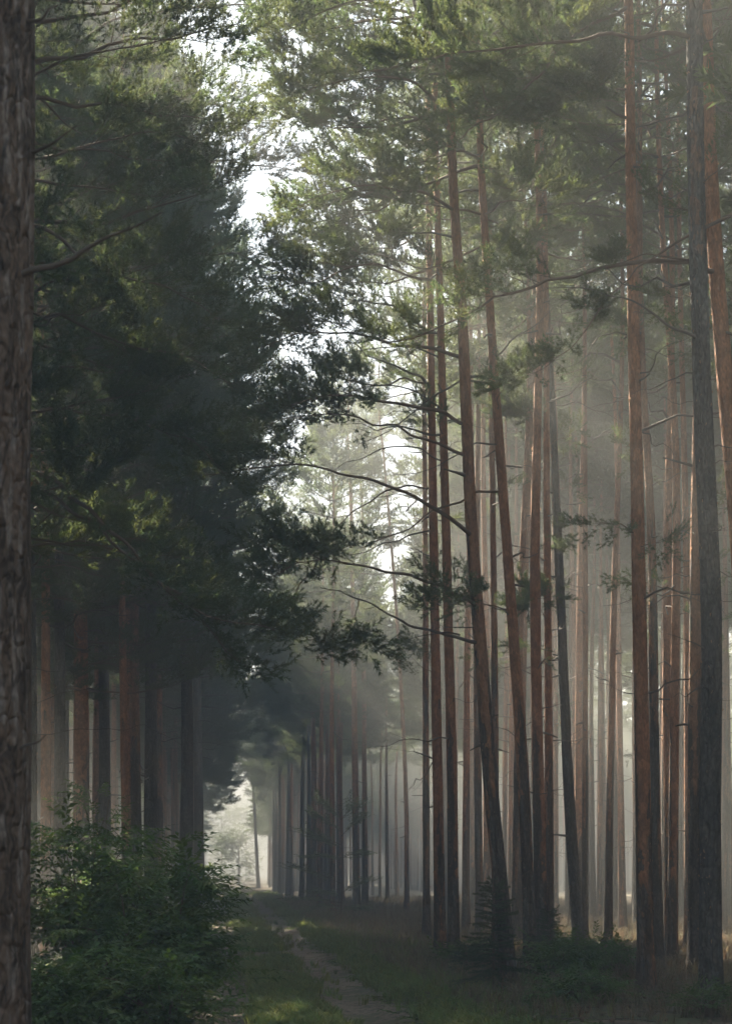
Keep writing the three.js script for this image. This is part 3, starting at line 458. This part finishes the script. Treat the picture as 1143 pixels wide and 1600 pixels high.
function stand(n, dLo, dHi, side, gap, spec) {
  let made = 0;
  for (let tries = 0; tries < 6000 && made < n; tries++) {
    const d = rr(dLo, dHi), x = side(d); if (x === null) continue;
    const px = CX + x * F / d; if (spec.px0 > -1e8 && px < spec.px0 || (spec.px1 < 1e8 && px > spec.px1) || !free(x, d, gap * (0.8 + Math.abs(d) / 150))) continue;
    if ((spec.not && spec.not(x, d)) || lane(x, d)) continue;
    spots.push([x, d]); made++;
    const bark = ['orange', 'brown', 'orange', spec.px1 < 600 ? 'grey' : 'brown'][Math.floor(rnd() * 4)];
    pine({ px: [[px, HY + EYE * F / d]], d, w: rr(...(spec.wide ?? [0.14, 0.23])), bark, leaf: spec.leaf ?? 0.9, H: spec.high ? rr(...spec.high) : tall(px, d), far: d > (spec.farFrom ?? 40), per: spec.per ?? 3, crown: [Math.min(rr(...spec.start), d > 60 && px < 830 && px > 330 ? rr(7.6, 9.2) : 99), rr(...(spec.reach ?? [1.9, 2.6])), spec.step ?? 0.7], dead: spec.dead ?? 5, flakes: 200, tufts: px > 640 && d < 60 ? 1 : 0, group: spec.group, label: spec.what ? between(px, bark, spec.what) : spec.label, stubs: 0.45 });
  }
  return made;
}
const counts = [
  stand(30, 24, 46, (d) => rr(roadX(d) + 4.5, 0.25 * d + 2), 1.5, { px0: 720, px1: 1250, start: [12.8, 15], dead: 12, per: 3, step: 0.9, leaf: 0.55, not: gap, group: 'pines inside the right-hand stand', what: 'pine behind', farFrom: 34 }),
  stand(82, 46, 80, (d) => rr(roadX(d) + 4.5, 0.25 * d), 1.3, { px0: 600, px1: 1170, start: [11.5, 14], dead: 6, per: 4, step: 0.7, leaf: 0.9, not: gap, group: 'pale pines deep in the right-hand stand', what: 'pale pine far back' }),
  stand(34, 80, 130, (d) => rr(roadX(d) + 5, 0.25 * d), 1.8, { px0: 560, px1: 1160, start: [10, 13], dead: 2, step: 0.7, per: 4, leaf: 1, reach: [2.3, 3], group: 'faintest pines at the back of the right-hand stand', label: 'faintest pine trunk at the very back of the right-hand stand' }),
  stand(42, 58, 145, (d) => roadX(d) + rr(2.9, 5.6), 0.8, { wide: [0.2, 0.34], px0: 395, px1: 535, start: [8, 11], dead: 2, step: 0.65, per: 4, leaf: 1, reach: [2.4, 3.0], group: 'dark pines lining the right verge down the track', label: 'dark pine in the close row lining the right verge towards the bright opening' }),
  stand(16, 60, 150, (d) => roadX(d) - rr(2.2, 4.2), 1.3, { px0: 250, px1: 325, start: [6, 8], dead: 2, step: 0.65, per: 4, leaf: 1, reach: [3.2, 4.2], group: 'dark pines lining the left verge down the track', label: 'dark pine in the row on the left verge beyond the shrubs' }),
  stand(66, 34, 120, (d) => rr(-0.24 * d, roadX(d) - 2.6), 1.1, { wide: [0.17, 0.32], px0: 20, px1: 290, start: [7, 10.5], dead: 5, per: 4, leaf: 1, reach: [2.3, 3], group: 'shaded pines behind the left-hand shrubs', label: 'shaded slim pine in the dark stand behind the left-hand shrubs' }),
];
// The same wood goes on all round as one mass: far behind the stands, beside and behind the camera.
const woodAt = [];
{
  const inView = (x, d) => d > 0 && d < 128 && x > -0.25 * d - 1 && x < 0.26 * d + 1.5;
  for (let d = -58; d < 330; d += 3.1) for (let x = -96; x < 96; x += 3.1) {
    const X = x + rr(-1.3, 1.3), D = d + rr(-1.3, 1.3), o = X - roadX(D);
    if (inView(X, D) || Math.abs(o) < (D < 10 ? 6.5 : 3.4) || (D > 0 && D < 24 && Math.abs(X) < 0.26 * D + 2.2) || !free(X, D, 2) || lane(X, D)) continue;
    if (D > CLEAR[0] && D < CLEAR[1] && o > -CLEAR[2] && o < CLEAR[3]) continue;
    woodAt.push([X, D]);
  }
  const trunkG = tube([V(0, -0.3, 0), V(0.05, 8, 0.05), V(0, 20, 0)], 0.15, 0.03, 7, 6), crownG = [];
  for (let h = 8; h < 20; h += 0.75) for (let k = 0; k < 6; k++) {
    const az = rr(0, 6.28), L = 2.7 * (1 - 0.75 * ((h - 9) / 11) ** 2) * rr(0.6, 1.1), d = V(Math.cos(az), lerp(0, 0.7, (h - 9) / 11), Math.sin(az)).normalize();
    for (let i = 0; i < 6; i++) crownG.push(FARSPRAYS[i % 2].clone().applyMatrix4(aim(V(0, h, 0).addScaledVector(d, L * rr(0.25, 1)).add(V(gauss(), gauss() * 0.5, gauss()).multiplyScalar(0.45)), d.clone().add(V(gauss(), gauss(), gauss()).multiplyScalar(0.5)), rr(2.0, 2.9))));
  }
  const wood = thing('pine_wood', 'mass of further pines closing the wood behind both stands and all round', 'pine wood', V(0, 0, 0), undefined, 'stuff');
  const mats = woodAt.map(([x, d]) => { const m = new THREE.Matrix4().makeRotationY(rr(0, 6.28)), k = d > 100 && x > -0.3 * d && x < 0.3 * d ? rr(0.62, 0.72) : rr(0.85, 1.05); m.scale(V(k, k, k)); m.setPosition(x, groundY(x, -d), -d); return m; });
  scatter('trunks', trunkG, BARK.brown, mats, wood);
  scatter('crowns', mergeGeometries(crownG), needleMat, mats, wood);
}
console.log('stand', counts.join(' '), 'wood', woodAt.length);

// ------------------------------------------------------------------ sunlit broadleaf trees at the end of the track
function broadTree(px, d, H, rad, label) {
  const base = at(px, HY, d); base.y = groundY(base.x, base.z) - 0.05;
  const t = thing('broadleaf_tree', label, 'tree', base, 'trees at the bright end of the track');
  mesh('trunk', tube([V(0, -0.2, 0), V(0.1, H * 0.4, 0), V(0, H * 0.9, 0.1)], 0.16, 0.03, 7, 8), BARK.grey, t);
  const list = [];
  for (let k = 0; k < 7; k++) {
    const h = H * rr(0.2, 0.75), az = rr(0, 6.28), e = V(Math.cos(az) * rad * rr(0.5, 0.9), h + H * rr(0.08, 0.2), Math.sin(az) * rad * rr(0.5, 0.9));
    mesh('branch', tube([V(0.05, h, 0), e.clone().multiplyScalar(0.5).setY(h + 0.12 * H), e], 0.06, 0.012, 4, 5), branchMat, t);
    for (let i = 0; i < 60; i++) list.push(aim(e.clone().add(V(gauss(), gauss() * 0.7, gauss()).multiplyScalar(rad * 0.42)), V(gauss(), gauss() * 0.5, gauss()), rr(0.8, 1.5)));
  }
  for (let i = 0; i < 320; i++) { const h = rr(0.05, 1), r = rad * Math.sin(Math.PI * Math.min(1, 0.15 + h * 0.8)) * Math.sqrt(rnd()), az = rr(0, 6.28); list.push(aim(V(Math.cos(az) * r, H * h, Math.sin(az) * r), V(Math.cos(az), rr(-0.3, 0.6), Math.sin(az)), rr(0.8, 1.5))); }
  scatter('crown', BROADTWIG, broadMat, list, t, (c) => { const a = rr(0.7, 1.3); c.setRGB(a, a, a * 0.8); });
}
broadTree(372, 185, 6.5, 2.2, 'yellow-green bushy tree at the right side of the far bright opening');
broadTree(345, 240, 14, 4.5, 'pale hazy broadleaf tree closing the far end of the track');
broadTree(318, 215, 12, 4, 'hazy broadleaf tree at the left side of the far bright opening');
broadTree(384, 300, 15, 5, 'faint tall tree far behind the yellow-green bushy tree');

// ------------------------------------------------------------------ shrubs, saplings and small spruces
function shrub(name, label, px, py, d, rx, h, n, mat, twigs, o = {}) {
  const base = at(px, py, d); base.y = groundY(base.x, base.z);
  const t = thing(name, label, o.category ?? 'shrub', base, o.group), list = [], ns = o.stems ?? 13;
  for (let k = 0; k < ns; k++) {
    const az = k * 6.283 / ns + rr(-0.4, 0.4), r = rx * rr(0.25, 0.95), e = V(Math.cos(az) * r, h * rr(0.45, 1.12) * (1 - 0.3 * (r / rx) ** 2), Math.sin(az) * r), m = V(e.x * 0.35, e.y * 0.6, e.z * 0.35);
    const pts = [V(Math.cos(az) * 0.06, -0.05, Math.sin(az) * 0.06), m, e, e.clone().add(V(Math.cos(az) * 0.25 * rx, -0.08 * h, Math.sin(az) * 0.25 * rx))], c = new THREE.CatmullRomCurve3(pts);
    const st = mesh('stem', tube(pts, o.r ?? 0.014, 0.003, 5, 9), branchMat, t); void st;
    for (let i = 0; i < n / ns; i++) {
      const q = Math.pow(rnd(), 0.6), p = c.getPointAt(0.22 + 0.78 * q), out = V(gauss(), gauss() * 0.35, gauss()).normalize();
      const p2 = p.clone().addScaledVector(out, (o.spread ?? 0.22) * rx * rnd() * (0.4 + q)); p2.y = Math.max(0.04, p2.y);
      list.push(aim(p2, out.add(V(Math.cos(az) * 0.5, rr(-0.15, 0.35), Math.sin(az) * 0.5)), rr(0.7, 1.2) * (o.scale ?? 1)));
    }
  }
  scatter('foliage', twigs, mat, list, t, (c) => { const a = rr(0.65, 1.25), w = rr(-0.15, 0.25); c.setRGB(a * (1 + w), a, a * 0.9); });
  return t;
}
shrub('leafy_shrub', 'large dark leafy shrub behind the blurred near trunk, reaching highest on the left', 130, 1600, 17.5, 0.85, 2.0, 620, shrubMat, SHRUBTWIG[0]);
shrub('leafy_shrub', 'leafy shrub with sunlit yellow-green twigs hanging over the left edge of the track', 268, 1600, 17, 0.62, 1.78, 560, shrubMat, SHRUBTWIG[1]);
shrub('leafy_shrub', 'dark leafy shrub filling the middle of the left-hand thicket', 205, 1600, 16.4, 0.75, 1.35, 520, shrubMat, SHRUBTWIG[0]);
shrub('leafy_shrub', 'low blue-green shrub at the bottom of the thicket by the near trunk', 120, 1640, 14.6, 0.7, 0.8, 420, shrubMat, SHRUBTWIG[1]);
shrub('leafy_shrub', 'low dark shrub at the bottom edge beside the track', 262, 1650, 14.6, 0.5, 0.72, 320, shrubMat, SMALLTWIG, { scale: 1.3 });
shrub('leafy_shrub', 'shrub at the far back of the left thicket, under the grey pine', 225, 1545, 22, 0.8, 2.0, 420, shrubMat, SHRUBTWIG[1]);
shrub('leafy_shrub', 'tall thin shrub at the left back of the thicket, poking up before the dark trunks', 158, 1530, 24, 0.6, 2.6, 260, shrubMat, SHRUBTWIG[0]);
shrub('seedling', 'yellow-green leafy seedling at the bottom left edge of the track', 352, 1585, 18.2, 0.16, 0.2, 16, grassMat, SHRUBTWIG[0], { stems: 3, r: 0.005, category: 'seedling', scale: 0.6 });
shrub('seedling', 'tiny thin seedling standing in the left rut', 368, 1535, 23, 0.2, 0.24, 10, grassMat, SMALLTWIG, { stems: 2, r: 0.004, category: 'seedling' });
shrub('leafy_plant', 'green leafy undergrowth at the foot of the leaning dark grey pine', 880, 1545, 22.5, 0.55, 0.55, 260, shrubMat, SHRUBTWIG[1], { category: 'plant', scale: 0.8 });
shrub('leafy_plant', 'green leafy plant in the shade just left of the sunny grass', 945, 1535, 23.5, 0.42, 0.5, 190, shrubMat, SHRUBTWIG[0], { category: 'plant', scale: 0.8 });
shrub('leafy_plant', 'low dark leafy plant at the bottom between the pines on the right', 905, 1580, 19, 0.5, 0.3, 200, shrubMat, SHRUBTWIG[0], { category: 'plant', scale: 0.7 });
shrub('leafy_plant', 'grassy leafy plant at the foot of the thick grey-blue trunk', 1105, 1592, 17.6, 0.35, 0.3, 120, shrubMat, SMALLTWIG, { category: 'plant' });
shrub('leafy_plant', 'low plant at the foot of the paired reddish pines', 735, 1520, 26, 0.5, 0.4, 170, shrubMat, SMALLTWIG, { category: 'plant', scale: 1.3 });
function sapling(label, px, py, d, h, limbs) {
  const base = at(px, py, d); base.y = groundY(base.x, base.z) - 0.03;
  const t = thing('sapling', label, 'sapling', base), list = [];
  mesh('stem', tube([V(0, 0, 0), V(0.05, h * 0.5, 0), V(-0.03, h, 0.05)], 0.022, 0.005, 5, 8), branchMat, t);
  for (const [hh, dx, dy, dz] of limbs) {
    const o = V(0.03, hh, 0), e = V(dx, hh + dy, dz), pts = [o, o.clone().lerp(e, 0.5).add(V(0, 0.08, 0)), e], c = new THREE.CatmullRomCurve3(pts);
    mesh('branch', tube(pts, 0.01, 0.003, 4, 6), branchMat, t);
    for (let i = 0; i < 34; i++) { const q = rr(0.15, 1), p = c.getPointAt(q).add(V(gauss(), gauss() * 0.35, gauss()).multiplyScalar(0.13)); list.push(aim(p, e.clone().sub(o).normalize().add(V(gauss(), gauss() * 0.2, gauss()).multiplyScalar(0.7)), rr(1.5, 2.3))); }
  }
  scatter('foliage', SMALLTWIG, saplingMat, list, t, (c) => { const a = rr(0.7, 1.3); c.setRGB(a, a, a); });
}
sapling('silvery-leaved sapling spreading flat twigs in front of the verge pines, beside the track', 532, 1440, 52, 3.4, [[0.6, -1.3, 0.1, 0.3], [0.5, -0.9, -0.1, 0.5], [0.8, -0.7, 0.1, -0.4], [0.9, 0.8, 0.35, 0.4], [0.4, 0.7, 0.0, 0.5], [1.2, -1.5, 0.5, 0.2], [2.0, -1.1, 0.0, 0.4], [2.3, -0.9, 0.3, -0.3], [2.4, -1.2, 0.4, 0.2], [2.8, -0.8, 0.5, 0.2], [2.7, 0.7, 0.5, 0.3], [2.0, 0.8, 0.1, 0.3], [3.2, -0.6, 0.5, 0.0], [3.2, 0.5, 0.4, 0]]);
const SPRUCETWIG = (() => { const pos = []; for (let i = 0; i < 90; i++) { const s = rnd(), a = rr(0, 6.28), b = V(0.3 * s, 0, 0), d = V(0.6, Math.sin(a), Math.cos(a)).normalize(), e = b.clone().addScaledVector(d, rr(0.04, 0.06)), w = anyPerp(d).multiplyScalar(0.005); pos.push(b.x - w.x, b.y - w.y, b.z - w.z, b.x + w.x, b.y + w.y, b.z + w.z, e.x, e.y, e.z); } return triGeo(pos); })();
function spruce(label, px, py, d, h, r, mat) {
  const base = at(px, py, d); base.y = groundY(base.x, base.z) - 0.03;
  const t = thing('young_spruce', label, 'spruce', base), list = [];
  mesh('trunk', tube([V(0, 0, 0), V(0.01, h * 0.5, 0), V(0, h, 0)], 0.024, 0.005, 6, 6), branchMat, t);
  const n = Math.round(34 + 40 * h);
  for (let k = 0; k < n; k++) {
    const y = h * lerp(0.04, 0.96, Math.pow((k + rnd()) / n, 1.15)), az = k * 2.4 + rr(-0.4, 0.4), L = (r * Math.pow(1 - y / h, 0.8) + 0.06) * rr(0.6, 1.15), el = lerp(-0.35, 0.5, y / h) + rr(-0.2, 0.2);
    const o = V(0, y, 0), e = V(Math.cos(az) * L * Math.cos(el), y + L * Math.sin(el), Math.sin(az) * L * Math.cos(el)), pts = [o, o.clone().lerp(e, 0.5).add(V(0, 0.08 * L, 0)), e];
    mesh('branch', tube(pts, 0.006, 0.002, 3, 3), branchMat, t);
    const m = Math.max(2, Math.ceil(L / 0.075));
    for (let i = 0; i < m; i++) { const q = (i + rr(0.2, 0.9)) / m, p = o.clone().lerp(e, q); for (const sd of [-1, 1]) list.push(aim(p, e.clone().sub(o).normalize().add(V(-Math.sin(az) * sd * rr(0.3, 0.9), rr(-0.4, 0.2), Math.cos(az) * sd * rr(0.3, 0.9))), rr(0.3, 0.5), rr(0, 6))); }
  }
  scatter('foliage', SPRUCETWIG, mat, list, t, (c) => { const a = rr(0.7, 1.2); c.setRGB(a, a, a); });
}
spruce('dark young spruce crowding the foot of the curving brown pine', 770, 1540, 21.2, 1.45, 0.42, spruceMat);
spruce('small sunlit spruce between the slender reddish pine and the slim orange pine', 858, 1520, 25, 0.95, 0.3, spruceMat);
spruce('very small dark spruce to the left of the crowding young spruce', 728, 1530, 24, 0.5, 0.24, spruceMat);

// a mossy stump and a fallen twig on the right
{
  const b = at(948, 1495, 30); b.y = groundY(b.x, b.z) - 0.05;
  const t = thing('tree_stump', 'small dark stump at the edge of the sunny grass on the right', 'stump', b);
  const g = new THREE.CylinderGeometry(0.13, 0.2, 0.32, 14, 5), p = g.attributes.position;
  for (let i = 0; i < p.count; i++) { const a = Math.atan2(p.getZ(i), p.getX(i)), k = 1 + 0.14 * Math.sin(a * 3 + 1) + 0.08 * Math.sin(a * 7); p.setX(i, p.getX(i) * k); p.setZ(i, p.getZ(i) * k); if (p.getY(i) > 0.1) p.setY(i, p.getY(i) + 0.05 * Math.sin(a * 2)); }
  g.translate(0, 0.16, 0); g.computeVertexNormals(); mesh('stump_body', g, BARK.grey, t);
  const b2 = at(1015, 1572, 19.8); b2.y = groundY(b2.x, b2.z);
  const t2 = thing('fallen_branch', 'arched bare branch lying in the grass before the thick grey-blue trunk', 'branch', b2);
  const q = [at(1015, 1578, 19.8), at(1040, 1558, 19.7), at(1065, 1550, 19.6), at(1092, 1552, 19.5)].map((v) => v.sub(b2)); q[0].y = 0.0;
  mesh('limb', branch(q, 0.013, { dead: true, twigs: 7, from: 0.3, twigLen: 0.4 }).geo, deadMat, t2);
}

// ------------------------------------------------------------------ grass and ground cover
function tuft(n, h, w, lean) {
  const pos = [];
  for (let i = 0; i < n; i++) {
    const az = rr(0, 6.28), l = rr(0.3, 1) * lean, hh = h * rr(0.55, 1.1), o = V(gauss() * 0.04, 0, gauss() * 0.04), m = o.clone().add(V(Math.cos(az) * l * 0.3 * hh, hh * 0.6, Math.sin(az) * l * 0.3 * hh)), e = o.clone().add(V(Math.cos(az) * l * hh, hh * (1 - 0.3 * l), Math.sin(az) * l * hh)), s = V(-Math.sin(az + 0.7), 0, Math.cos(az + 0.7)).multiplyScalar(w);
    for (const q of [[o.clone().sub(s), o.clone().add(s), m.clone().add(s)], [o.clone().sub(s), m.clone().add(s), m.clone().sub(s)], [m.clone().sub(s), m.clone().add(s), e]]) for (const p of q) pos.push(p.x, p.y, p.z);
  }
  return triGeo(pos);
}
const GRASS = tuft(15, 0.13, 0.0046, 0.9), TALL = tuft(10, 0.34, 0.004, 0.8);
function cover(name, label, category, geo, mat, n, place, size, tint) {
  const list = [];
  for (let tries = 0; tries < n * 12 && list.length < n; tries++) {
    const p = place(); if (!p) continue; const [x, z, k = 1] = p;
    const m = new THREE.Matrix4().makeRotationY(rr(0, 6.28)), s = rr(...size) * k; m.scale(V(s, s * rr(0.8, 1.2), s)); m.setPosition(x, groundY(x, z) + 0.004, z); list.push(m);
  }
  const o = scatter(name, geo, mat, list, scene, tint); o.userData = { kind: 'stuff', label, category }; return list.length;
}
const depth = (lo, hi) => lo * Math.pow(hi / lo, Math.pow(rnd(), 0.8));
const green = (c) => { const a = rr(0.6, 1.2), w = rr(-0.15, 0.35); c.setRGB(a * (1 + w), a, a * (0.9 - 0.3 * w)); };
const c1 = cover('track_grass', 'short green grass in the middle and on the verges of the track', 'grass', GRASS, grassMat, 16000, () => {
  const d = depth(13, 110), o = gauss() * 1.7, x = roadX(d) + o, rut = smooth(0.72 + 0.35 * (fbm(x * 1.5, d * 0.8, 45) - 0.5) - Math.abs(Math.abs(o) - 0.85), 0.1, 0.4), n = fbm(x * 0.8, d * 0.5, 44);
  return rnd() < (1 - 0.985 * rut) * smooth(n, 0.38, 0.56) && o > -2.1 ? [x, -d, 1 + d / 90] : null;
}, [0.55, 1.15], green);
const c2 = cover('dry_grass', 'dry reddish tan grass under the pines of the right-hand stand', 'grass', TALL, dryMat, 22000, () => {
  const d = depth(16.8, 90), o = rr(1.9, 16), x = roadX(d) + o, n = fbm(x * 0.35, d * 0.25, 48);
  return Math.abs(x) < 0.27 * d + 1 && rnd() < smooth(n, 0.36, 0.6) + 0.35 ? [x, -d, 1 + d / 120] : null;
}, [0.25, 0.7], (c) => { const a = rr(0.45, 1.1), w = rr(-0.35, 0.15); c.setRGB(a, a * (1 - w), a * (1 - w)); });
const c3 = cover('ground_cover', 'low green leafy ground cover beside the track and under the pines', 'ground cover', SMALLTWIG, shrubMat, 18000, () => {
  const d = depth(15.5, 60), o = rr(-7, 11), x = roadX(d) + o, n = fbm(x * 0.6 + 9, d * 0.5, 52);
  return Math.abs(o) > 1.15 && Math.abs(x) < 0.26 * d + 1 && rnd() < smooth(n, 0.42, 0.6) + (o < -1.4 ? 0.35 : 0) ? [x, -d] : null;
}, [0.6, 1.5], green);
const c4 = cover('tall_grass', 'loose tall green grass blades between the pines and the track', 'grass', TALL, grassMat, 3500, () => {
  const d = depth(17.5, 70), o = rnd() < 0.5 ? rr(1.2, 3.4) : rr(-2.6, -1.2), x = roadX(d) + o; return [x, -d];
}, [0.3, 0.75], green);
console.log('cover', c1, c2, c3, c4);
const twigGeo = mergeGeometries([tube([V(-0.5, 0, 0), V(-0.1, 0.03, 0.04), V(0.5, 0, -0.03)], 0.012, 0.004, 4, 4), tube([V(0.05, 0.02, 0), V(0.2, 0.05, 0.12), V(0.32, 0.02, 0.2)], 0.006, 0.002, 3, 2)]);
cover('fallen_twigs', 'thin dead twigs strewn over the forest floor and the verges', 'twigs', twigGeo, deadMat, 3200, () => { const d = depth(16, 60), o = rr(-7, 13), x = roadX(d) + o; return Math.abs(x) < 0.26 * d + 1 && Math.abs(o) > 1.5 ? [x, -d] : null; }, [0.15, 0.7]);
const coneGeo = new THREE.LatheGeometry([[0, 0], [0.012, 0.004], [0.019, 0.016], [0.016, 0.032], [0.008, 0.045], [0, 0.05]].map(([a, b]) => new THREE.Vector2(a, b)), 7).rotateX(1.4).translate(0, 0.018, 0);
cover('fallen_cones', 'small brown pine cones strewn over the forest floor', 'cones', coneGeo, branchMat, 2600, () => { const d = depth(16, 45), o = rr(-6, 11); return Math.abs(o) > 1.5 ? [roadX(d) + o, -d] : null; }, [0.9, 1.5]);
{
  const b = at(521, 1612, 16.6); b.y = groundY(b.x, b.z);
  const t = thing('grass_tuft', 'bright single grass tuft at the bottom edge in the middle of the track', 'grass tuft', b);
  const m = mesh('blades', tuft(40, 0.24, 0.004, 0.6), grassMat, t); m.userData.kind = 'stuff';
}

let tri = 0; scene.traverse((o) => { if (o.isMesh && !o.isInstancedMesh) tri += (o.geometry.index ?? o.geometry.attributes.position).count / 3; }); console.log('triangles', Math.round(tri));
renderer.render(scene, camera);
